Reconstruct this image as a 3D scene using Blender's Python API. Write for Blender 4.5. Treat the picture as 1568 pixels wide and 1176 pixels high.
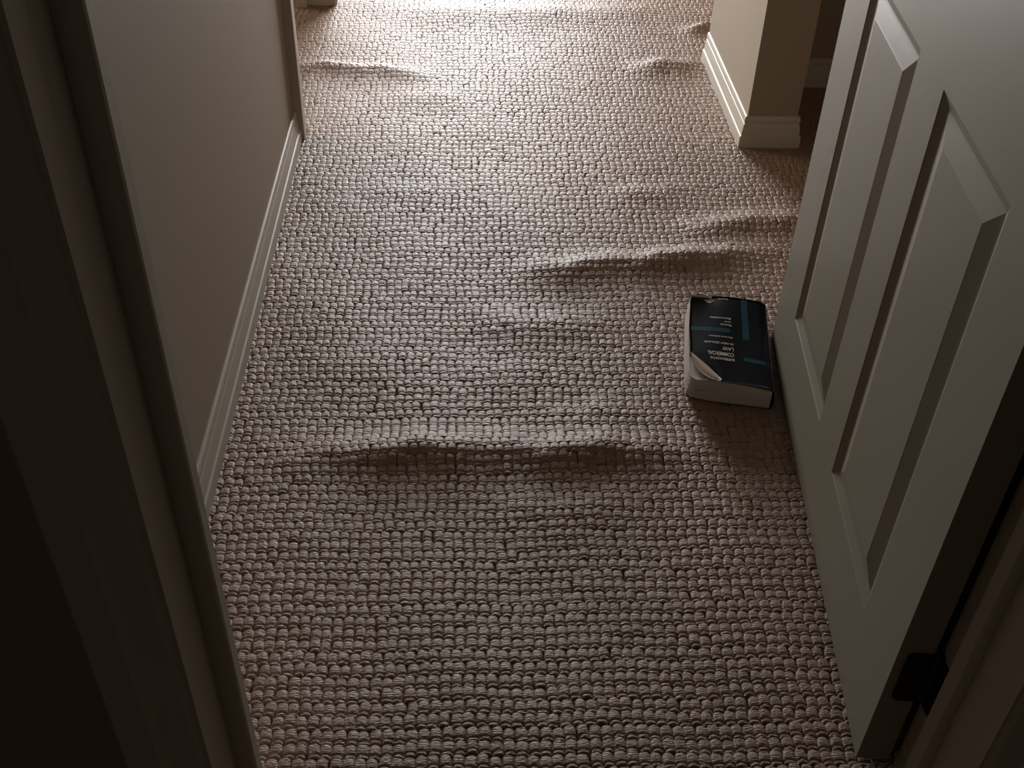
import bpy, math, random
import numpy as np
from mathutils import Matrix, Vector

# ------------------------------------------------------------------ camera, light, exposure
scn = bpy.context.scene
col = scn.collection
for o in list(bpy.data.objects):
    bpy.data.objects.remove(o)

CAM_H = 1.08                                   # camera held a little above waist height
F_PX = 1666.985                                # focal length for a 1568 px wide frame
ROT = ((0.99909736, 0.00235082, -0.0424138),
       (-0.03423508, 0.63566221, -0.77120783),
       (0.02514788, 0.77196375, 0.63516892))   # camera axes to world axes
cam_d = bpy.data.cameras.new('camera')
cam_d.sensor_fit = 'HORIZONTAL'
cam_d.sensor_width = 36
cam_d.lens = 36 * F_PX / 1568
cam_d.clip_start = 0.02
cam = bpy.data.objects.new('camera', cam_d)
col.objects.link(cam)
m = Matrix(ROT).to_4x4()
m.translation = (0, 0, CAM_H)
cam.matrix_world = m
scn.camera = cam

scn.view_settings.view_transform = 'Standard'
scn.view_settings.look = 'None'
scn.view_settings.gamma = 1
scn.view_settings.use_curve_mapping = False
scn.view_settings.exposure = -0.18

world = bpy.data.worlds.new('sky')
scn.world = world
world.use_nodes = True
world.node_tree.nodes['Background'].inputs[0].default_value = (0.72, 0.82, 1.0, 1)
world.node_tree.nodes['Background'].inputs[1].default_value = 0.02


def area(name, loc, direction, sx, sy, power, colour):
    d = bpy.data.lights.new(name, 'AREA')
    d.shape = 'RECTANGLE'
    d.size, d.size_y = sx, sy
    d.energy = power
    d.color = colour
    o = bpy.data.objects.new(name, d)
    o.location = loc
    o.rotation_euler = Vector(direction).to_track_quat('-Z', 'Z').to_euler()
    col.objects.link(o)
    return o


# daylight in the far and side windows, plus an added near-room fill
FAR_Y = 4.35
WX0, WX1, WZ0, WZ1 = -0.45, 0.45, 0.05, 1.05   # glazing at the far end
area('daylight_far_window', ((WX0 + WX1) / 2, FAR_Y + 0.08, (WZ0 + WZ1) / 2), (0, -1, 0), WX1 - WX0, WZ1 - WZ0, 102, (0.975, 0.985, 1.0))
area('daylight_side_window', (-2.88, 3.75, 1.35), (1, 0, 0), 1.3, 1.3, 58, (1.0, 0.90, 0.78))
area('fill_near_room', (-0.6, -2.58, 1.45), (0, 1, 0), 1.2, 1.1, 0.9, (1.0, 0.88, 0.70))  # added dim fill behind the camera, no known window there

rng = np.random.default_rng(7)
random.seed(7)


# ------------------------------------------------------------------ helpers
def rot_np():
    return np.array(ROT)


def ground(px, py, z=0.0):
    """photo pixel -> point on the horizontal plane at height z"""
    d = rot_np() @ np.array([px - 784, -(py - 588), -F_PX])
    t = (z - CAM_H) / d[2]
    return np.array([0, 0, CAM_H]) + d * t


def put(name, verts, faces, mat, parent=None, smooth=False):
    me = bpy.data.meshes.new(name)
    me.from_pydata([tuple(map(float, v)) for v in verts], [], faces)
    me.validate()
    me.update()
    if mat:
        me.materials.append(mat)
    if smooth:
        for p in me.polygons:
            p.use_smooth = True
    o = bpy.data.objects.new(name, me)
    col.objects.link(o)
    if parent:
        o.parent = parent
    return o


def structure(o):
    o['kind'] = 'structure'
    return o


class MB:
    """collects boxes and prisms into one mesh"""
    def __init__(self):
        self.v, self.f = [], []

    def box(self, x0, x1, y0, y1, z0, z1):
        n = len(self.v)
        self.v += [(x, y, z) for z in (z0, z1) for y in (y0, y1) for x in (x0, x1)]
        self.f += [tuple(n + i for i in q) for q in
                   ((0, 2, 3, 1), (4, 5, 7, 6), (0, 1, 5, 4), (2, 6, 7, 3), (0, 4, 6, 2), (1, 3, 7, 5))]
        return self

    def loft(self, rings):
        """rings: list of equal-length closed point loops; caps at both ends"""
        n = len(self.v)
        k = len(rings[0])
        for r in rings:
            self.v += list(r)
        for i in range(len(rings) - 1):
            for j in range(k):
                a, b = n + i * k + j, n + i * k + (j + 1) % k
                self.f.append((a, b, b + k, a + k))
        self.f.append(tuple(n + j for j in range(k))[::-1])
        self.f.append(tuple(n + (len(rings) - 1) * k + j for j in range(k)))
        return self

    def build(self, name, mat, parent=None, smooth=False):
        return put(name, self.v, self.f, mat, parent, smooth)


def grid_faces(nu, nv, off=0):
    return [(off + i * nv + j, off + (i + 1) * nv + j, off + (i + 1) * nv + j + 1, off + i * nv + j + 1)
            for i in range(nu - 1) for j in range(nv - 1)]


def smooth_step(a, b, x):
    t = np.clip((x - a) / (b - a), 0, 1)
    return t * t * (3 - 2 * t)


# ------------------------------------------------------------------ materials
def material(name, colour, rough=0.5, spec=0.5, noise=None, bump=None, sheen=0.0, metallic=0.0):
    mt = bpy.data.materials.new(name)
    mt.use_nodes = True
    nt = mt.node_tree
    b = nt.nodes['Principled BSDF']
    b.inputs['Roughness'].default_value = rough
    b.inputs['Specular IOR Level'].default_value = spec
    b.inputs['Metallic'].default_value = metallic
    if sheen:
        b.inputs['Sheen Weight'].default_value = sheen
        b.inputs['Sheen Roughness'].default_value = 0.35
        b.inputs['Sheen Tint'].default_value = (1, 1, 1, 1)
    tc = nt.nodes.new('ShaderNodeTexCoord')
    if noise:
        scale, amount = noise
        n = nt.nodes.new('ShaderNodeTexNoise')
        n.inputs['Scale'].default_value = scale
        n.inputs['Detail'].default_value = 4
        nt.links.new(tc.outputs['Object'], n.inputs['Vector'])
        r = nt.nodes.new('ShaderNodeMix')
        r.data_type = 'RGBA'
        lo = tuple(max(0, c * (1 - amount)) for c in colour)
        hi = tuple(min(1, c * (1 + amount)) for c in colour)
        r.inputs['A'].default_value = (*lo, 1)
        r.inputs['B'].default_value = (*hi, 1)
        nt.links.new(n.outputs['Fac'], r.inputs['Factor'])
        nt.links.new(r.outputs['Result'], b.inputs['Base Color'])
    else:
        b.inputs['Base Color'].default_value = (*colour, 1)
    if bump:
        scale, strength, dist, stretch = bump
        mp = nt.nodes.new('ShaderNodeMapping')
        mp.inputs['Scale'].default_value = stretch
        n = nt.nodes.new('ShaderNodeTexNoise')
        n.inputs['Scale'].default_value = scale
        n.inputs['Detail'].default_value = 3
        bp = nt.nodes.new('ShaderNodeBump')
        bp.inputs['Strength'].default_value = strength
        bp.inputs['Distance'].default_value = dist
        nt.links.new(tc.outputs['Object'], mp.inputs['Vector'])
        nt.links.new(mp.outputs['Vector'], n.inputs['Vector'])
        nt.links.new(n.outputs['Fac'], bp.inputs['Height'])
        nt.links.new(bp.outputs['Normal'], b.inputs['Normal'])
    return mt


M_CARPET = material('carpet_yarn', (0.345, 0.222, 0.155), 0.45, 0.42, (70, 0.25), (480, 0.8, 0.0025, (0.35, 1.4, 1)), sheen=0.1)
M_BACKING = material('carpet_backing', (0.20, 0.12, 0.085), 0.9, 0.1, (90, 0.2))
M_WALL = material('wall_paint', (0.38, 0.312, 0.24), 0.75, 0.25, (6, 0.02), (260, 0.12, 0.0008, (1, 1, 1)))
M_TRIM = material('gloss_trim_paint', (0.56, 0.515, 0.435), 0.45, 0.4, (5, 0.02), (90, 0.04, 0.0006, (1, 1, 0.3)))
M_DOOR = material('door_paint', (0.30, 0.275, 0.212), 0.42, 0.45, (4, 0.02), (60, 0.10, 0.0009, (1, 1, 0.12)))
M_CEIL = material('ceiling_paint', (0.17, 0.155, 0.14), 0.9, 0.1)
M_HINGE = material('dark_bronze_metal', (0.022, 0.019, 0.016), 0.45, 0.5, metallic=0.6)
M_SCREW = material('worn_screw_metal', (0.06, 0.055, 0.05), 0.35, 0.5, metallic=0.9)
M_COVER = material('black_gloss_card', (0.005, 0.006, 0.008), 0.42, 0.05, (30, 0.3))
M_TEAL = material('teal_print', (0.015, 0.075, 0.098), 0.45, 0.05)
M_INK = material('pale_print', (0.72, 0.70, 0.66), 0.5, 0.2)
M_PAPER = material('cream_paper', (0.74, 0.69, 0.63), 0.85, 0.15, (60, 0.08), (900, 0.5, 0.0008, (0.05, 0.05, 1)))
M_FOLD = material('tan_worn_paper', (0.52, 0.42, 0.33), 0.85, 0.15, (40, 0.15))


# ------------------------------------------------------------------ carpet: rippled sheet and loops
# crest of each ripple as photo pixels on the floor: points, height, far width, near width
RIPPLES = [
    ([(420, 696), (520, 688), (700, 681), (840, 687), (990, 683), (1085, 690)], 0.0125, 0.036, 0.017),
    ([(745, 772), (850, 778), (1010, 762)], 0.0045, 0.030, 0.02),
    ([(720, 482), (850, 494), (940, 486)], 0.0075, 0.034, 0.022),
    ([(800, 408), (930, 398), (1050, 392), (1205, 378)], 0.0165, 0.036, 0.017),
    ([(1050, 344), (1120, 338), (1260, 328)], 0.0150, 0.036, 0.018),
    ([(930, 296), (1000, 292), (1070, 288)], 0.0050, 0.030, 0.02),
    ([(415, 97), (520, 99), (600, 104), (660, 110)], 0.0120, 0.028, 0.014),
    ([(960, 102), (1020, 97), (1090, 94)], 0.0120, 0.040, 0.018),
    ([(600, 16), (820, 18), (1010, 14)], 0.0100, 0.060, 0.035),
    ([(1040, 40), (1075, 40), (1130, 38)], 0.0170, 0.030, 0.012),
    ([(570, 150), (650, 148), (720, 150)], 0.0040, 0.035, 0.025),
    ([(560, 292), (620, 290), (690, 292)], 0.0035, 0.035, 0.025),
    ([(560, 205), (700, 200), (800, 205)], 0.0025, 0.05, 0.04),
    ([(440, 560), (560, 556), (660, 560)], 0.0025, 0.05, 0.04),
    ([(820, 640), (930, 630), (1010, 636)], 0.0040, 0.03, 0.025),
    ([(690, 565), (780, 572), (860, 566)], 0.0030, 0.03, 0.025),
]
CRESTS = []
for pts, amp, sf, sn in RIPPLES:
    P = np.array([ground(x, y, amp * 0.7)[:2] for x, y in pts])
    CRESTS.append((P, amp, sf, sn))


def carpet_height(x, y):
    h = np.zeros_like(x)
    for P, amp, sf, sn in CRESTS:
        x0, x1 = P[0, 0], P[-1, 0]
        span = x1 - x0
        yc = np.interp(x, P[:, 0], P[:, 1])
        yc = yc + 0.0035 * np.sin(x * 47 + amp * 900) + 0.0025 * np.sin(x * 91 + 1.3)
        end = min(0.17, span * 0.45)
        taper = smooth_step(x0 - end * 0.35, x0 + end, x) * (1 - smooth_step(x1 - end, x1 + end * 0.35, x))
        d = y - yc
        far = np.where(d > 0, np.exp(-(d / (0.95 * sf)) ** 2), np.exp(-(np.abs(d) / (2.4 * sn)) ** 1.6))
        a = 1.06 * amp * (1 + 0.18 * np.sin(x * 23 + amp * 300))
        h = h + a * taper * far
    h = h + 0.0012 * np.sin(x * 9 + 1.0) * np.sin(y * 11 + 0.5) + 0.0006 * np.sin(x * 21 + y * 17)
    return h


def axis(a, b, s0, s1, coarse, fine):
    """coordinates from a to b, fine between s0 and s1"""
    return np.unique(np.round(np.concatenate([np.arange(a, s0, coarse), np.arange(s0, s1, fine), np.arange(s1, b, coarse), [b]]), 5))


gx = axis(-3.0, 2.8, -0.56, 1.10, 0.12, 0.011)
gy = axis(-2.7, 5.3, 0.30, 3.40, 0.12, 0.011)
GX, GY = np.meshgrid(gx, gy, indexing='ij')
GZ = carpet_height(GX, GY) - 0.0020
GZ[(GX < -0.56) | (GX > 1.10) | (GY < 0.30) | (GY > 3.40)] += 0.004
floor = put('floor', np.stack([GX.ravel(), GY.ravel(), GZ.ravel()], 1), grid_faces(len(gx), len(gy)), M_BACKING, smooth=True)
structure(floor)
# beyond the built loops the same yarn carries on as material
floor.data.materials.append(M_CARPET)
for p in floor.data.polygons:
    c = p.center
    if c.x < -0.55 or c.x > 1.09 or c.y < 0.31 or c.y > 3.39:
        p.material_index = 1

# loops: rows across the hall, columns along it
CW, RW = 0.0136, 0.0176
cx = np.arange(-0.552, 1.095, CW)
cy = np.arange(0.305, 3.39, RW)
CX, CY = np.meshgrid(cx, cy, indexing='ij')
CX, CY = CX.ravel(), CY.ravel()
wave = 0.0016 * np.sin(CY * 31) + 0.0011 * np.sin(CX * 19 + CY * 7)
rowid = np.round((CY - cy[0]) / RW).astype(int)
CX = CX + wave + 0.0022 * np.sin(rowid * 2.4) + rng.normal(0, 0.0006, CX.shape)
CY = CY + 0.0016 * np.sin(CX * 33 + CY * 3) + rng.normal(0, 0.00055, CX.shape)
keep = ~((CX > 0.61) & (CX < 0.69) & (CY > 2.13) & (CY < 2.57))
keep &= ~((CX < -0.372) & (CY > 0.68) & (CY < 2.12))
keep &= ~((CX < -0.372) & (CY > 2.93))
keep &= ~((CX > 0.70) & (CY > 2.44) & (CY < 2.56))
keep &= ~((CX > 0.575) & (CY < 1.50) & (CY > 0.6))
keep &= ~((CX < -0.25) & (CY > 0.55) & (CY < 0.64))
keep &= ~((CX > 0.50) & (CY > 0.55) & (CY < 0.64))
CX, CY = CX[keep], CY[keep]
N = len(CX)
NA, NB = 7, 11
ta = np.array([-1.0, -0.88, -0.55, 0.0, 0.55, 0.88, 1.0])
tb = np.array([0.0, 0.04, 0.14, 0.24, 0.29, 0.33, 0.40, 0.52, 0.70, 0.90, 1.0])      # 0 = side toward the bedroom
hb = np.array([0.10, 0.80, 0.93, 0.90, 0.74, 0.80, 0.97, 1.00, 0.98, 0.90, 0.56])    # small strand, dip, main loop
wb = np.array([0.84, 0.90, 0.93, 0.92, 0.94, 0.97, 1.00, 1.00, 0.99, 0.96, 0.90])
ha = np.array([0.40, 0.80, 0.96, 1.0, 0.96, 0.80, 0.40])
A, B = np.meshgrid(ta, tb, indexing='ij')
HA, HB = np.meshgrid(ha, hb, indexing='ij')
_, WB = np.meshgrid(ta, wb, indexing='ij')
lx = (A * WB * CW * 0.53).ravel()
ly = ((B - 0.5) * RW * 1.10 - 0.0034 * A ** 2 + 0.0012).ravel()
lz = (HA * HB).ravel()
sw = rng.uniform(0.94, 1.10, (N, 1))
hh = rng.uniform(0.0027, 0.0032, (N, 1))
tw = rng.normal(0, 0.07, (N, 1))
lean = rng.normal(0, 0.0008, (N, 1))
VX = CX[:, None] + lx[None] * sw - ly[None] * tw
VY = CY[:, None] + ly[None] + lx[None] * tw + lean
VX += rng.normal(0, 0.00028, VX.shape)
VY += rng.normal(0, 0.00022, VY.shape)
VZ = carpet_height(VX, VY) - 0.0019 + lz[None] * hh + rng.normal(0, 0.00014, VX.shape)
V = np.stack([VX, VY, VZ], 2).reshape(-1, 3).astype(np.float32)
q = np.array(grid_faces(NA, NB), dtype=np.int32)
F = (q[None] + (np.arange(N, dtype=np.int32) * NA * NB)[:, None, None]).reshape(-1)
me = bpy.data.meshes.new('carpet_loops')
me.vertices.add(len(V))
me.vertices.foreach_set('co', V.ravel())
me.loops.add(len(F))
me.loops.foreach_set('vertex_index', F)
me.polygons.add(len(F) // 4)
me.polygons.foreach_set('loop_start', np.arange(0, len(F), 4, dtype=np.int32))
me.polygons.foreach_set('use_smooth', np.ones(len(F) // 4, dtype=bool))
me.update(calc_edges=True)
me.materials.append(M_CARPET)
loops = bpy.data.objects.new('carpet_loops', me)
col.objects.link(loops)
loops.parent = floor
loops['kind'] = 'stuff'

# ------------------------------------------------------------------ room shell
ZB, ZC = -0.012, 2.4
LX = -0.358          # hall-side face of the left wall
PXL, PXR = 0.597, 0.704   # pier faces
PY0, PY1 = 2.119, 2.582   # pier front and far end
RY = 2.424           # face of the wall at the back of the recess

ceiling = structure(MB().box(-3.1, 2.9, -2.8, 5.4, ZC, ZC + 0.1).build('ceiling', M_CEIL))

# left wall with the doorway opening into the side room
D0, D1 = 2.150, 2.925
structure(MB().box(LX - 0.096, LX, 0.632, D0, ZB, ZC).build('wall_left', M_WALL))
structure(MB().box(LX - 0.096, LX, D1, 3.62, ZB, ZC).box(LX - 0.096, LX, D0, D1, 2.02, ZC).build('wall_left_beyond_doorway', M_WALL))
# wall with the bedroom doorway
structure(MB().box(-3.0, -0.244, 0.545, 0.632, ZB, ZC).box(0.491, 2.8, 0.545, 0.632, ZB, ZC)
          .box(-0.244, 0.491, 0.545, 0.632, 2.03, ZC).build('wall_near', M_WALL))
# pier and recess
structure(MB().box(PXL, PXR, PY0, PY1, ZB, ZC).box(PXR, 1.16, RY, PY1, ZB, ZC).build('wall_pier', M_WALL))
structure(MB().box(1.06, 1.16, 1.42, RY, ZB, ZC).build('wall_recess', M_WALL))
structure(MB().box(0.556, 0.70, 0.632, 1.52, ZB, ZC).box(0.70, 1.16, 1.42, 1.52, ZB, ZC).build('wall_right', M_WALL))
# bedroom shell, side room shell, far room shell
structure(MB().box(-3.1, -3.0, -2.7, 5.3, ZB, 0.70).box(-3.1, -3.0, -2.7, 5.3, 2.0, ZC)
          .box(-3.1, -3.0, -2.7, 3.1, 0.70, 2.0).box(-3.1, -3.0, 4.4, 5.3, 0.70, 2.0).build('wall_outer_left', M_WALL))
structure(MB().box(2.8, 2.9, -2.7, 5.3, ZB, ZC).build('wall_outer_right', M_WALL))
structure(MB().box(-3.0, 2.8, -2.8, -2.7, ZB, 0.9).box(-3.0, 2.8, -2.8, -2.7, 2.0, ZC)
          .box(-3.0, -1.2, -2.8, -2.7, 0.9, 2.0).box(0, 2.8, -2.8, -2.7, 0.9, 2.0).build('wall_back', M_WALL))
structure(MB().box(-3.0, WX0, FAR_Y, FAR_Y + 0.1, ZB, ZC).box(WX1, 2.8, FAR_Y, FAR_Y + 0.1, ZB, ZC)
          .box(WX0, WX1, FAR_Y, FAR_Y + 0.1, WZ1, ZC).box(WX0, WX1, FAR_Y, FAR_Y + 0.1, ZB, WZ0).build('wall_far', M_WALL))
wf = MB()
for x in (WX0, WX1 - 0.04):
    wf.box(x, x + 0.04, FAR_Y + 0.01, FAR_Y + 0.06, WZ0, WZ1)
for z in (WZ0, WZ1 - 0.04):
    wf.box(WX0, WX1, FAR_Y + 0.01, FAR_Y + 0.06, z, z + 0.04)
structure(wf.build('window_1', M_TRIM))

# ------------------------------------------------------------------ baseboards
PROFILE = [(-0.004, ZB), (0.0125, ZB), (0.0125, 0.0235), (0.0115, 0.0255), (0.0092, 0.0270), (0.0086, 0.0340), (0.0074, 0.0440),
           (0.0060, 0.0505), (0.0044, 0.0525), (0.0054, 0.0545), (0.0062, 0.0580), (0.0060, 0.0630), (0.0046, 0.0672), (0.0020, 0.0690), (-0.004, 0.0690)]


def baseboard(name, path, normals):
    """path: wall-line points; normals: outward offset direction at each point (mitred)"""
    rings = [[(p[0] + n[0] * d, p[1] + n[1] * d, z) for d, z in PROFILE] for p, n in zip(path, normals)]
    o = MB().loft(rings).build(name, M_TRIM)
    return structure(o)


baseboard('baseboard_left', [(LX, 0.632), (LX, 2.127)], [(1, 0), (1, 0)])
baseboard('baseboard_pier', [(PXL, PY1 - 0.006), (PXL, PY0), (PXR, PY0), (PXR, RY)], [(-1, 0), (-1, -1), (1, -1), (1, 0)])
baseboard('baseboard_recess', [(PXR + 0.012, RY), (1.06, RY), (1.06, 1.52)], [(0, -1), (-1, -1), (-1, 0)])
baseboard('baseboard_left_beyond_doorway', [(LX, 2.972), (LX, 3.14)], [(1, 0), (1, 0)])


# ------------------------------------------------------------------ door frames
def profile_prism(pts, z0, z1):
    return MB().loft([[(x, y, z0) for x, y in pts], [(x, y, z1) for x, y in pts]])


# side doorway: architrave on the hall side, lining and stop
t1 = structure(profile_prism([(LX, 2.128), (LX + 0.0165, 2.128), (LX + 0.0180, 2.130), (LX + 0.0180, 2.160), (LX + 0.014, 2.172), (LX, 2.172)],
                             ZB, 2.07).build('trim_1', M_TRIM))
t2 = structure(profile_prism([(LX - 0.10, D0), (LX, D0), (LX, D0 + 0.018), (LX - 0.10, D0 + 0.018)], ZB, 2.02).build('trim_2', M_TRIM))
t3 = structure(MB().box(LX - 0.10, LX + 0.002, D1 - 0.019, D1, ZB, 2.02).build('trim_3', M_TRIM))
put('door_stop', *(lambda b: (b.v, b.f))(MB().box(LX - 0.10, LX - 0.062, D1 - 0.040, D1 - 0.019, ZB, 2.02)), M_TRIM, t3)
t4 = structure(profile_prism([(LX, D1 - 0.015), (LX + 0.011, D1 - 0.015), (LX + 0.016, D1 - 0.006), (LX + 0.016, D1 + 0.045), (LX, D1 + 0.045)],
                             ZB, 2.07).build('trim_4', M_TRIM))

# bedroom doorway: lining, stop and architrave on each side
JX0, JX1 = -0.225, 0.472
JY0, JY1 = 0.535, 0.648
SY0, SY1 = 0.595, 0.613


def frame_side(xf, s, num, sd):
    """xf: face of the lining; s: +1 when the opening lies toward +x"""
    lin = MB().box(min(xf, xf - s * 0.019), max(xf, xf - s * 0.019), JY0, JY1, ZB, 2.01)
    o = structure(lin.build('trim_%d' % num, M_TRIM))
    x1 = xf + s * sd
    st = [(xf, SY0), (x1 - s * 0.003, SY0), (x1 - s * 0.0008, SY0 + 0.0012), (x1, SY0 + 0.004), (x1, SY1), (xf, SY1)]
    profile_prism(st if s > 0 else st[::-1], ZB, 2.01).build('door_stop', M_TRIM, o)
    ar = [(xf - s * 0.001, JY0 + 0.002), (xf - s * 0.008, JY0 - 0.004), (xf - s * 0.030, JY0 - 0.010), (xf - s * 0.036, JY0 - 0.016),
          (xf - s * 0.062, JY0 - 0.018), (xf - s * 0.066, JY0 - 0.014), (xf - s * 0.066, 0.545), (xf - s * 0.019, 0.545), (xf - s * 0.019, JY0 + 0.002)]
    profile_prism(ar, ZB, 2.07).build('architrave', M_TRIM, o)
    hl = [(xf - s * 0.006, JY1), (xf - s * 0.006, JY1 - 0.016 + 0.0), (xf - s * 0.066, 0.632), (xf - s * 0.066, JY1 - 0.001), (xf - s * 0.060, JY1 + 0.001)]
    hl = [(xf - s * 0.019, 0.632), (xf - s * 0.066, 0.632), (xf - s * 0.066, JY1 - 0.002), (xf - s * 0.019, JY1 - 0.002)]
    profile_prism(hl, ZB, 2.07).build('hall_architrave', M_TRIM, o)
    return o


jamb_left = frame_side(JX0, 1, 5, 0.018)
jamb_right = frame_side(JX1, -1, 6, 0.012)
structure(MB().box(JX0, JX1, JY0, JY1, 2.01, 2.03).build('trim_7', M_TRIM))

# ------------------------------------------------------------------ panelled door, standing open
HX, HY = 0.4272, 0.6489        # bottom hinge corner of the face toward the hall's left wall
DW, DT, DZ0, DZ1 = 0.764, 0.035, 0.013, 1.985
door = bpy.data.objects.new('door_1', None)
col.objects.link(door)
door.location = (HX, HY, 0)
du = Vector((0.0733, 0.7605, 0)).normalized()
dn = Vector((du.y, -du.x, 0))          # into the door thickness
door.matrix_world = Matrix(((du.x, dn.x, 0, HX), (du.y, dn.y, 0, HY), (0, 0, 1, 0), (0, 0, 0, 1)))
door['kind'] = 'structure'
GD, G1, GW = 0.0056, 0.014, 0.041      # groove depth, outer slope, whole groove

PANELS = [(0.102, 0.322, 0.137, 0.646), (0.418, 0.650, 0.137, 0.646),
          (0.102, 0.322, 0.860, 1.500), (0.418, 0.650, 0.860, 1.500),
          (0.102, 0.322, 1.610, 1.860), (0.418, 0.650, 1.610, 1.860)]
us = [0.0] + sorted({p[0] for p in PANELS} | {p[1] for p in PANELS}) + [DW]
zs = [DZ0] + sorted({p[2] for p in PANELS} | {p[3] for p in PANELS}) + [DZ1]


def door_skin(y, sgn):
    """flat stiles and rails with openings for the panels; y: face depth"""
    v, f = [], []
    for i in range(len(us) - 1):
        for j in range(len(zs) - 1):
            hole = any(abs(us[i] - p[0]) < 1e-6 and abs(zs[j] - p[2]) < 1e-6 for p in PANELS)
            if hole:
                continue
            n = len(v)
            v += [(us[i], y, zs[j]), (us[i + 1], y, zs[j]), (us[i + 1], y, zs[j + 1]), (us[i], y, zs[j + 1])]
            f.append((n, n + 1, n + 2, n + 3) if sgn > 0 else (n + 3, n + 2, n + 1, n))
    return v, f


v0, f0 = door_skin(0.0, 1)
v1, f1 = door_skin(DT, -1)
n = len(v0)
v, f = v0 + v1, f0 + [tuple(n + i for i in q) for q in f1]
n = len(v)
v += [(0, 0, DZ0), (DW, 0, DZ0), (DW, 0, DZ1), (0, 0, DZ1), (0, DT, DZ0), (DW, DT, DZ0), (DW, DT, DZ1), (0, DT, DZ1)]
f += [tuple(n + i for i in q) for q in ((0, 4, 5, 1), (1, 5, 6, 2), (2, 6, 7, 3), (3, 7, 4, 0))]
put('door_leaf', v, f, M_DOOR, door)


def panel_mesh(p, y, s):
    u0, u1, z0, z1 = p
    rings = []
    prof = [(0, 0), (0.0015, 0.0012), (G1 - 0.003, GD - 0.0008), (G1, GD), (G1 + 0.003, GD - 0.0004), (GW - 0.0040, 0.0012), (GW - 0.0020, 0.0008), (GW, 0.0003)]
    for d, dep in prof:
        rings.append([(u0 + d, y + s * dep, z0 + d), (u1 - d, y + s * dep, z0 + d), (u1 - d, y + s * dep, z1 - d), (u0 + d, y + s * dep, z1 - d)])
    v, f = [], []
    for r in rings:
        v += r
    for i in range(len(rings) - 1):
        for j in range(4):
            a, b = i * 4 + j, i * 4 + (j + 1) % 4
            f.append((a, b, b + 4, a + 4))
    k = (len(rings) - 1) * 4
    f.append((k, k + 1, k + 2, k + 3))
    if s < 0:
        f = [tuple(reversed(q)) for q in f]
    return v, f


for p in PANELS:
    for y, s in ((0.0, 1), (DT, -1)):
        put('panel', *panel_mesh(p, y, s), M_DOOR, door)

# lower and upper butt hinges, on the door edge and the lining
def rounded(u0, u1, z0, z1, r, sides):
    """rounded-rectangle outline; sides: which u end is rounded (-1 low, 1 high)"""
    pts = []
    for (cu, cz, a0, end) in ((u1 - r, z1 - r, 0, 1), (u0 + r, z1 - r, 90, -1), (u0 + r, z0 + r, 180, -1), (u1 - r, z0 + r, 270, 1)):
        if end == sides:
            for k in range(6):
                a = math.radians(a0 + 18 * k)
                pts.append((cu + r * math.cos(a), cz + r * math.sin(a)))
        else:
            su = u1 if end == 1 else u0
            sz = z1 if cz > (z0 + z1) / 2 else z0
            pts.append((su, sz))
    return pts


def cylinder(mb, p, r, z0, z1, k=12):
    mb.loft([[(p[0] + r * math.cos(2 * math.pi * i / k), p[1] + r * math.sin(2 * math.pi * i / k), z) for i in range(k)] for z in (z0, z1)])


for zc in (0.163, 1.75):
    z0, z1 = zc - 0.0385, zc + 0.0385
    # leaf on the hinge edge of the door (local y runs across the thickness)
    a = rounded(0.010, 0.040, z0, z1, 0.008, -1)
    o = MB().loft([[(-0.0022, y, z) for y, z in a], [(0.001, y, z) for y, z in a]]).build('hinge_leaf', M_HINGE, door)
    for sz in (-0.024, 0.0, 0.024):
        s = MB()
        s.loft([[(x, 0.023 + 0.0032 * math.cos(i * math.pi / 5), zc + sz + 0.0032 * math.sin(i * math.pi / 5)) for i in range(10)] for x in (-0.0026, -0.0015)])
        s.build('screw', M_SCREW, o)
    # knuckles
    kn = MB()
    for i in range(3):
        cylinder(kn, (0.000, 0.0425), 0.0048, z0 + i * 0.0258, z0 + i * 0.0258 + 0.0250)
    kn.build('hinge_knuckle', M_HINGE, door)
    # leaf on the lining of the frame
    b = rounded(JY1 - 0.024, JY1 + 0.002, z0 - 0.004, z1 - 0.004, 0.008, -1)
    lf = MB().loft([[(JX1 - 0.0022, y, z) for y, z in b], [(JX1 + 0.001, y, z) for y, z in b]]).build('hinge_leaf', M_HINGE, jamb_right)

# lever handle far up the leaf
for y, s in ((0, -1),):
    hd = MB()
    for r, d0, d1 in ((0.026, 0, 0.008), (0.010, 0.008, 0.045)):
        hd.loft([[(0.70 + r * math.cos(i * math.pi / 8), y + s * d, 1.0 + r * math.sin(i * math.pi / 8)) for i in range(16)] for d in (d0, d1)])
    hd.loft([[(u, y + s * (0.043 + 0.006 * math.cos(i * math.pi / 4)), 1.0 + 0.008 * math.sin(i * math.pi / 4)) for i in range(8)] for u in (0.708, 0.65, 0.59)])
    hd.build('door_handle', M_HINGE, door)

# ------------------------------------------------------------------ worn paperback holding the door
FR = np.array([0.4650, 1.2479])
FL = np.array([0.3362, 1.2760])
BR = np.array([0.5010, 1.4735])
BL = np.array([0.3722, 1.4990])
TH = 0.0405
BASE = 0.0022
book = bpy.data.objects.new('paperback_book', None)
col.objects.link(book)
ctr = (FR + FL + BR + BL) / 4
book.location = (ctr[0], ctr[1], 0)
book['label'] = 'thick worn black paperback with curled corner, wedged against the open white door'
book['category'] = 'book'


def bk(s, t):
    """s: 0 spine .. 1 fore edge, t: 0 head (bedroom side) .. 1 tail -> local plan position"""
    s, t = np.asarray(s, float), np.asarray(t, float)
    P = ((1 - s) * (1 - t))[..., None] * FR + (s * (1 - t))[..., None] * FL + ((1 - s) * t)[..., None] * BR + (s * t)[..., None] * BL
    return P - ctr


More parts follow.
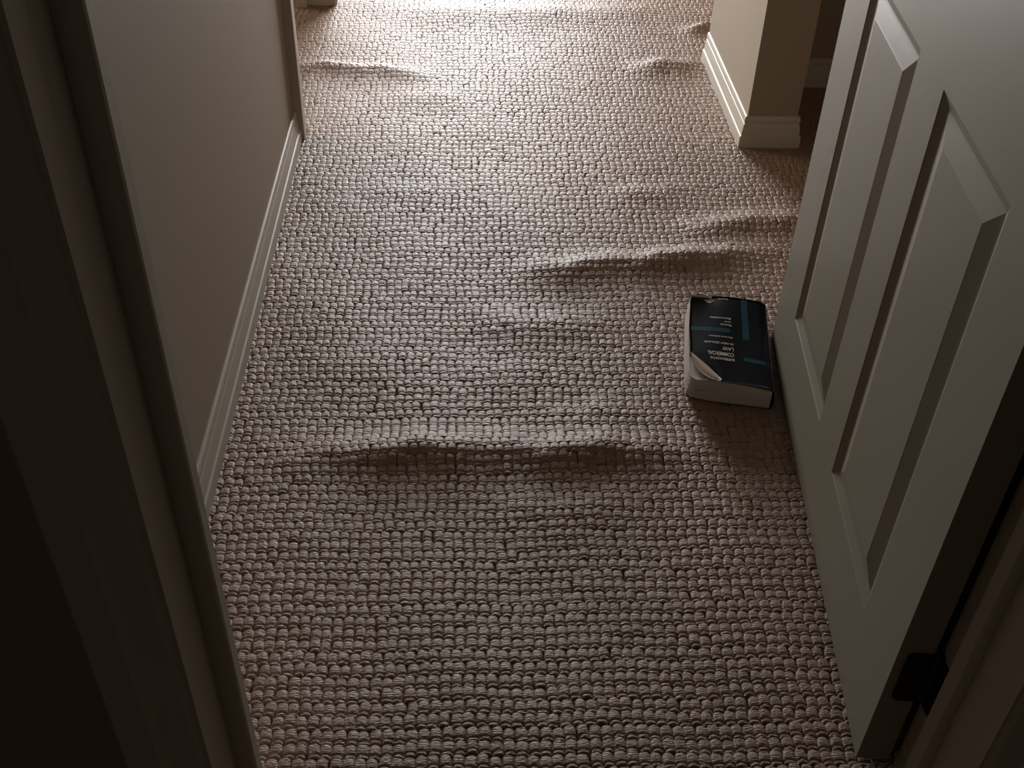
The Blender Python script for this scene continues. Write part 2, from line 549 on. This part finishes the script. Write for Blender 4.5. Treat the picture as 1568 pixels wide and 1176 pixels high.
def top_z(s, t):
    """height of the top of the pages"""
    s, t = np.asarray(s, float), np.asarray(t, float)
    z = TH + 0.0020 * np.sin(math.pi * s) - 0.0015 * s
    z = z - 0.0060 * np.clip((0.10 - s) / 0.10, 0, 1) ** 2                      # rounding to the spine
    z = z + 0.0030 * np.exp(-((s - 0.98) / 0.2) ** 2 - ((t - 0.98) / 0.16) ** 2)   # crumpled tail corner
    z = z - 0.0018 * np.exp(-((s - 0.72) / 0.10) ** 2 - ((t - 0.97) / 0.07) ** 2)
    z = z - 0.0050 * np.clip((s - 0.62) / 0.38, 0, 1) * np.clip((0.30 - t) / 0.30, 0, 1)   # thumbed head corner
    return z + 0.0006 * np.sin(9 * s + 4 * t)


def lean(s, z):
    """the fore edge leans in toward the top"""
    return s - 0.030 * np.clip((s - 0.5) / 0.5, 0, 1) * (z / TH)


# page block: thin gatherings of pages, fanned apart at the thumbed corner
pg = MB()
NL = 16
for k in range(NL):
    a, b = k / NL, (k + 1) / NL
    gap = 0.10
    ring = []
    pts = [(0.012, 0.004), (0.35, 0.002), (0.62, 0.0), (0.80, 0.004), (0.93, 0.016), (0.985, 0.05), (1.0, 0.12), (1.0, 0.5), (0.996, 0.9), (0.985, 0.97), (0.95, 0.99),
           (0.6, 0.994), (0.012, 0.992)]
    jit = random.uniform(-0.006, 0.006)
    fan = [random.uniform(-0.004, 0.004) for _ in pts]
    for zz in (a, b):
        r = []
        for (s, t), fj in zip(pts, fan):
            corner = max(0, min(1, (s - 0.45) / 0.5)) * max(0, 1 - t / 0.25)
            h = float(top_z(s, t)) - BASE
            frac = zz * 0.955 if zz == a else 0.955 * zz - (gap / NL) * (0.25 + 4.2 * corner)
            z = BASE + frac * h
            s2 = float(lean(s, z)) + (jit + fj) * (0.3 + 1.6 * corner) - 0.035 * corner * frac
            t2 = t + (jit * 0.3 + fj) * (0.2 + 2.0 * corner) + 0.02 * corner * frac
            p = bk(s2, t2)
            r.append((p[0], p[1], z))
        ring.append(r)
    pg.loft(ring)
pg.build('page_block', M_PAPER, book)

# front cover with its head corner torn away
NT, NS = 48, 30
tt = np.concatenate([np.linspace(-0.004, 0.34, 26), np.linspace(0.36, 1.004, NT - 26)])
vt, vb = [], []


def s_max(t):
    s = 0.992 + 0.005 * math.sin(13 * t)
    if t < 0.30:
        u = max(0.0, t) / 0.30
        cut = 0.60 + 0.385 * (0.55 * u + 0.45 * u ** 2.2) + 0.02 * math.sin(u * 9)
        s = min(s, cut)
    if t > 0.90:
        u = (t - 0.90) / 0.10
        s -= 0.10 * u ** 2.6
    return s


for t in tt:
    sm = s_max(t)
    for j in range(NS):
        s = -0.004 + (sm + 0.004) * j / (NS - 1)
        z = float(top_z(s, t)) + 0.0006
        p = bk(float(lean(s, z)), t)
        vt.append((p[0], p[1], z + 0.0007))
        vb.append((p[0], p[1], z))
nn = len(vt)
ff = grid_faces(NT, NS)
fb = [tuple(nn + i for i in reversed(q)) for q in ff]
edge = []
border = [i * NS for i in range(NT)] + [(NT - 1) * NS + j for j in range(1, NS)] + [i * NS + NS - 1 for i in range(NT - 2, -1, -1)] + [j for j in range(NS - 2, 0, -1)]
for a, b in zip(border, border[1:] + border[:1]):
    edge.append((a, b, b + nn, a + nn))
cover = put('front_cover', vt + vb, ff + fb + edge, M_COVER, book, smooth=True)
cover['label'] = 'glossy black card cover with pale lettering and teal bars'

# spine and back cover
sp = []
for t in (-0.004, 0.25, 0.5, 0.75, 1.004):
    r = []
    zt = float(top_z(-0.004, t))
    for q in np.linspace(0, 1, 7):
        p = bk(-0.004 - 0.022 * math.sin(math.pi * q), t)
        r.append((p[0], p[1], 0.0012 + q * (zt - 0.0006)))
    for q in np.linspace(1, 0, 7):
        p = bk(0.004 - 0.022 * math.sin(math.pi * q), t)
        r.append((p[0], p[1], 0.0016 + q * (zt - 0.0018)))
    sp.append(r)
MB().loft(sp).build('spine', M_COVER, book, smooth=True)
bc = [(0, 0.006), (0.96, 0.02), (0.975, 0.985), (0, 0.99)]
MB().loft([[(*bk(s, t), z) for s, t in bc] for z in (0.0010, 0.0021)]).build('back_cover', M_COVER, book)


def sheet(name, outline_rows, lift, mat, parent, thick=0.0004, smooth=True):
    """thin sheet over the cover: rows of (s, t, extra z)"""
    nu, nv = len(outline_rows), len(outline_rows[0])
    v = []
    for dz in (thick, 0):
        for row in outline_rows:
            for s, t, e in row:
                z = float(top_z(s, t)) + lift + e
                p = bk(float(lean(s, z)), t)
                v.append((p[0], p[1], z + dz))
    k = nu * nv
    fs = grid_faces(nu, nv)
    f = fs + [tuple(k + i for i in reversed(q)) for q in fs]
    bd = [i * nv for i in range(nu)] + [(nu - 1) * nv + j for j in range(1, nv)] + [i * nv + nv - 1 for i in range(nu - 2, -1, -1)] + [j for j in range(nv - 2, 0, -1)]
    f += [(a, b, b + k, a + k) for a, b in zip(bd, bd[1:] + bd[:1])]
    return put(name, v, f, mat, parent, smooth)


def bar(s0, s1, t0, t1, bend=0.0):
    rows = []
    for i in range(9):
        s = s0 + (s1 - s0) * i / 8
        rows.append([(s, t0 + (t1 - t0) * j / 8 + bend * (i / 8) ** 2, 0) for j in range(9)])
    return rows


sheet('printed_bar', bar(0.245, 0.325, 0.50, 0.985), 0.0014, M_TEAL, cover, 0.00008, False)
sheet('printed_bar', bar(0.475, 0.975, 0.555, 0.605), 0.0014, M_TEAL, cover, 0.00008, False)
sheet('printed_bar', bar(0.005, 0.33, 0.235, 0.275, 0.02), 0.0014, M_TEAL, cover, 0.00008, False)

# turned-back page corners at the torn head corner
rows = []
for i in range(11):
    a = i / 10
    s0, t0 = 0.60 + 0.39 * a, 0.020 + 0.285 * a
    out = 0.015 + 0.075 * math.sin(math.pi * (0.05 + 0.80 * a))
    rows.append([(s0 + out * 0.85 * b * (1 - 0.75 * a), t0 - out * 1.05 * b, 0.0002 + 0.0024 * math.sin(math.pi * b * 0.85)) for b in np.linspace(-0.15, 1, 8)])
sheet('folded_page_corner', rows, 0.0012, M_FOLD, book)
rows = []
for i in range(7):
    a = i / 6
    rows.append([(0.66 + 0.16 * a, 0.955 - 0.045 * b * math.sin(math.pi * a) + 0.012 * (1 - b) * math.sin(5 * a), 0) for b in np.linspace(0, 1, 5)])
sheet('torn_cover_patch', rows, 0.0015, M_FOLD, cover, 0.0001)
rows = []
for i in range(9):
    a = i / 8
    rows.append([(0.70 + 0.30 * a, 0.985 - 0.02 * b - 0.03 * a * a + 0.005 * math.sin(9 * a), 0.0012 + 0.002 * math.sin(math.pi * b)) for b in np.linspace(0, 1, 4)])
sheet('curled_page_edge', rows, 0.0012, M_FOLD, book)


def lettering(text, s_start, t_line, width, height):
    """a printed line, read from the fore edge side; s grows with the reading direction"""
    cu = bpy.data.curves.new('lettering', 'FONT')
    cu.body = text
    cu.size = 1
    cu.resolution_u = 2
    cu.offset = 0.022
    tmp = bpy.data.objects.new('lettering', cu)
    col.objects.link(tmp)
    dg = bpy.context.evaluated_depsgraph_get()
    me = bpy.data.meshes.new_from_object(tmp.evaluated_get(dg))
    bpy.data.objects.remove(tmp)
    co = np.array([v.co[:] for v in me.vertices])
    x0, x1 = co[:, 0].min(), co[:, 0].max()
    s = s_start + (co[:, 0] - x0) / (x1 - x0) * width
    t = t_line - co[:, 1] / 0.7 * height          # upside down as seen from the bedroom
    z = top_z(s, t) + 0.00155
    P = bk(lean(s, z), t)
    for i, vtx in enumerate(me.vertices):
        vtx.co = (P[i, 0], P[i, 1], z[i])
    me.name = 'lettering'
    me.materials.append(M_INK)
    o = bpy.data.objects.new('lettering', me)
    col.objects.link(o)
    o.parent = cover


lettering('BUTTERWORTHS', 0.440, 0.262, 0.300, 0.026)
lettering('COMMERCIAL', 0.442, 0.322, 0.330, 0.040)
lettering('LAW', 0.444, 0.385, 0.140, 0.038)
lettering('IN NEW ZEALAND', 0.446, 0.437, 0.370, 0.022)
lettering('Second Edition', 0.450, 0.508, 0.300, 0.016)
lettering('Farrar', 0.458, 0.655, 0.150, 0.020)
lettering('and', 0.460, 0.690, 0.080, 0.015)
lettering('Borrowdale', 0.462, 0.735, 0.270, 0.022)
lettering('Butterworths', 0.490, 0.975, 0.13, 0.014)
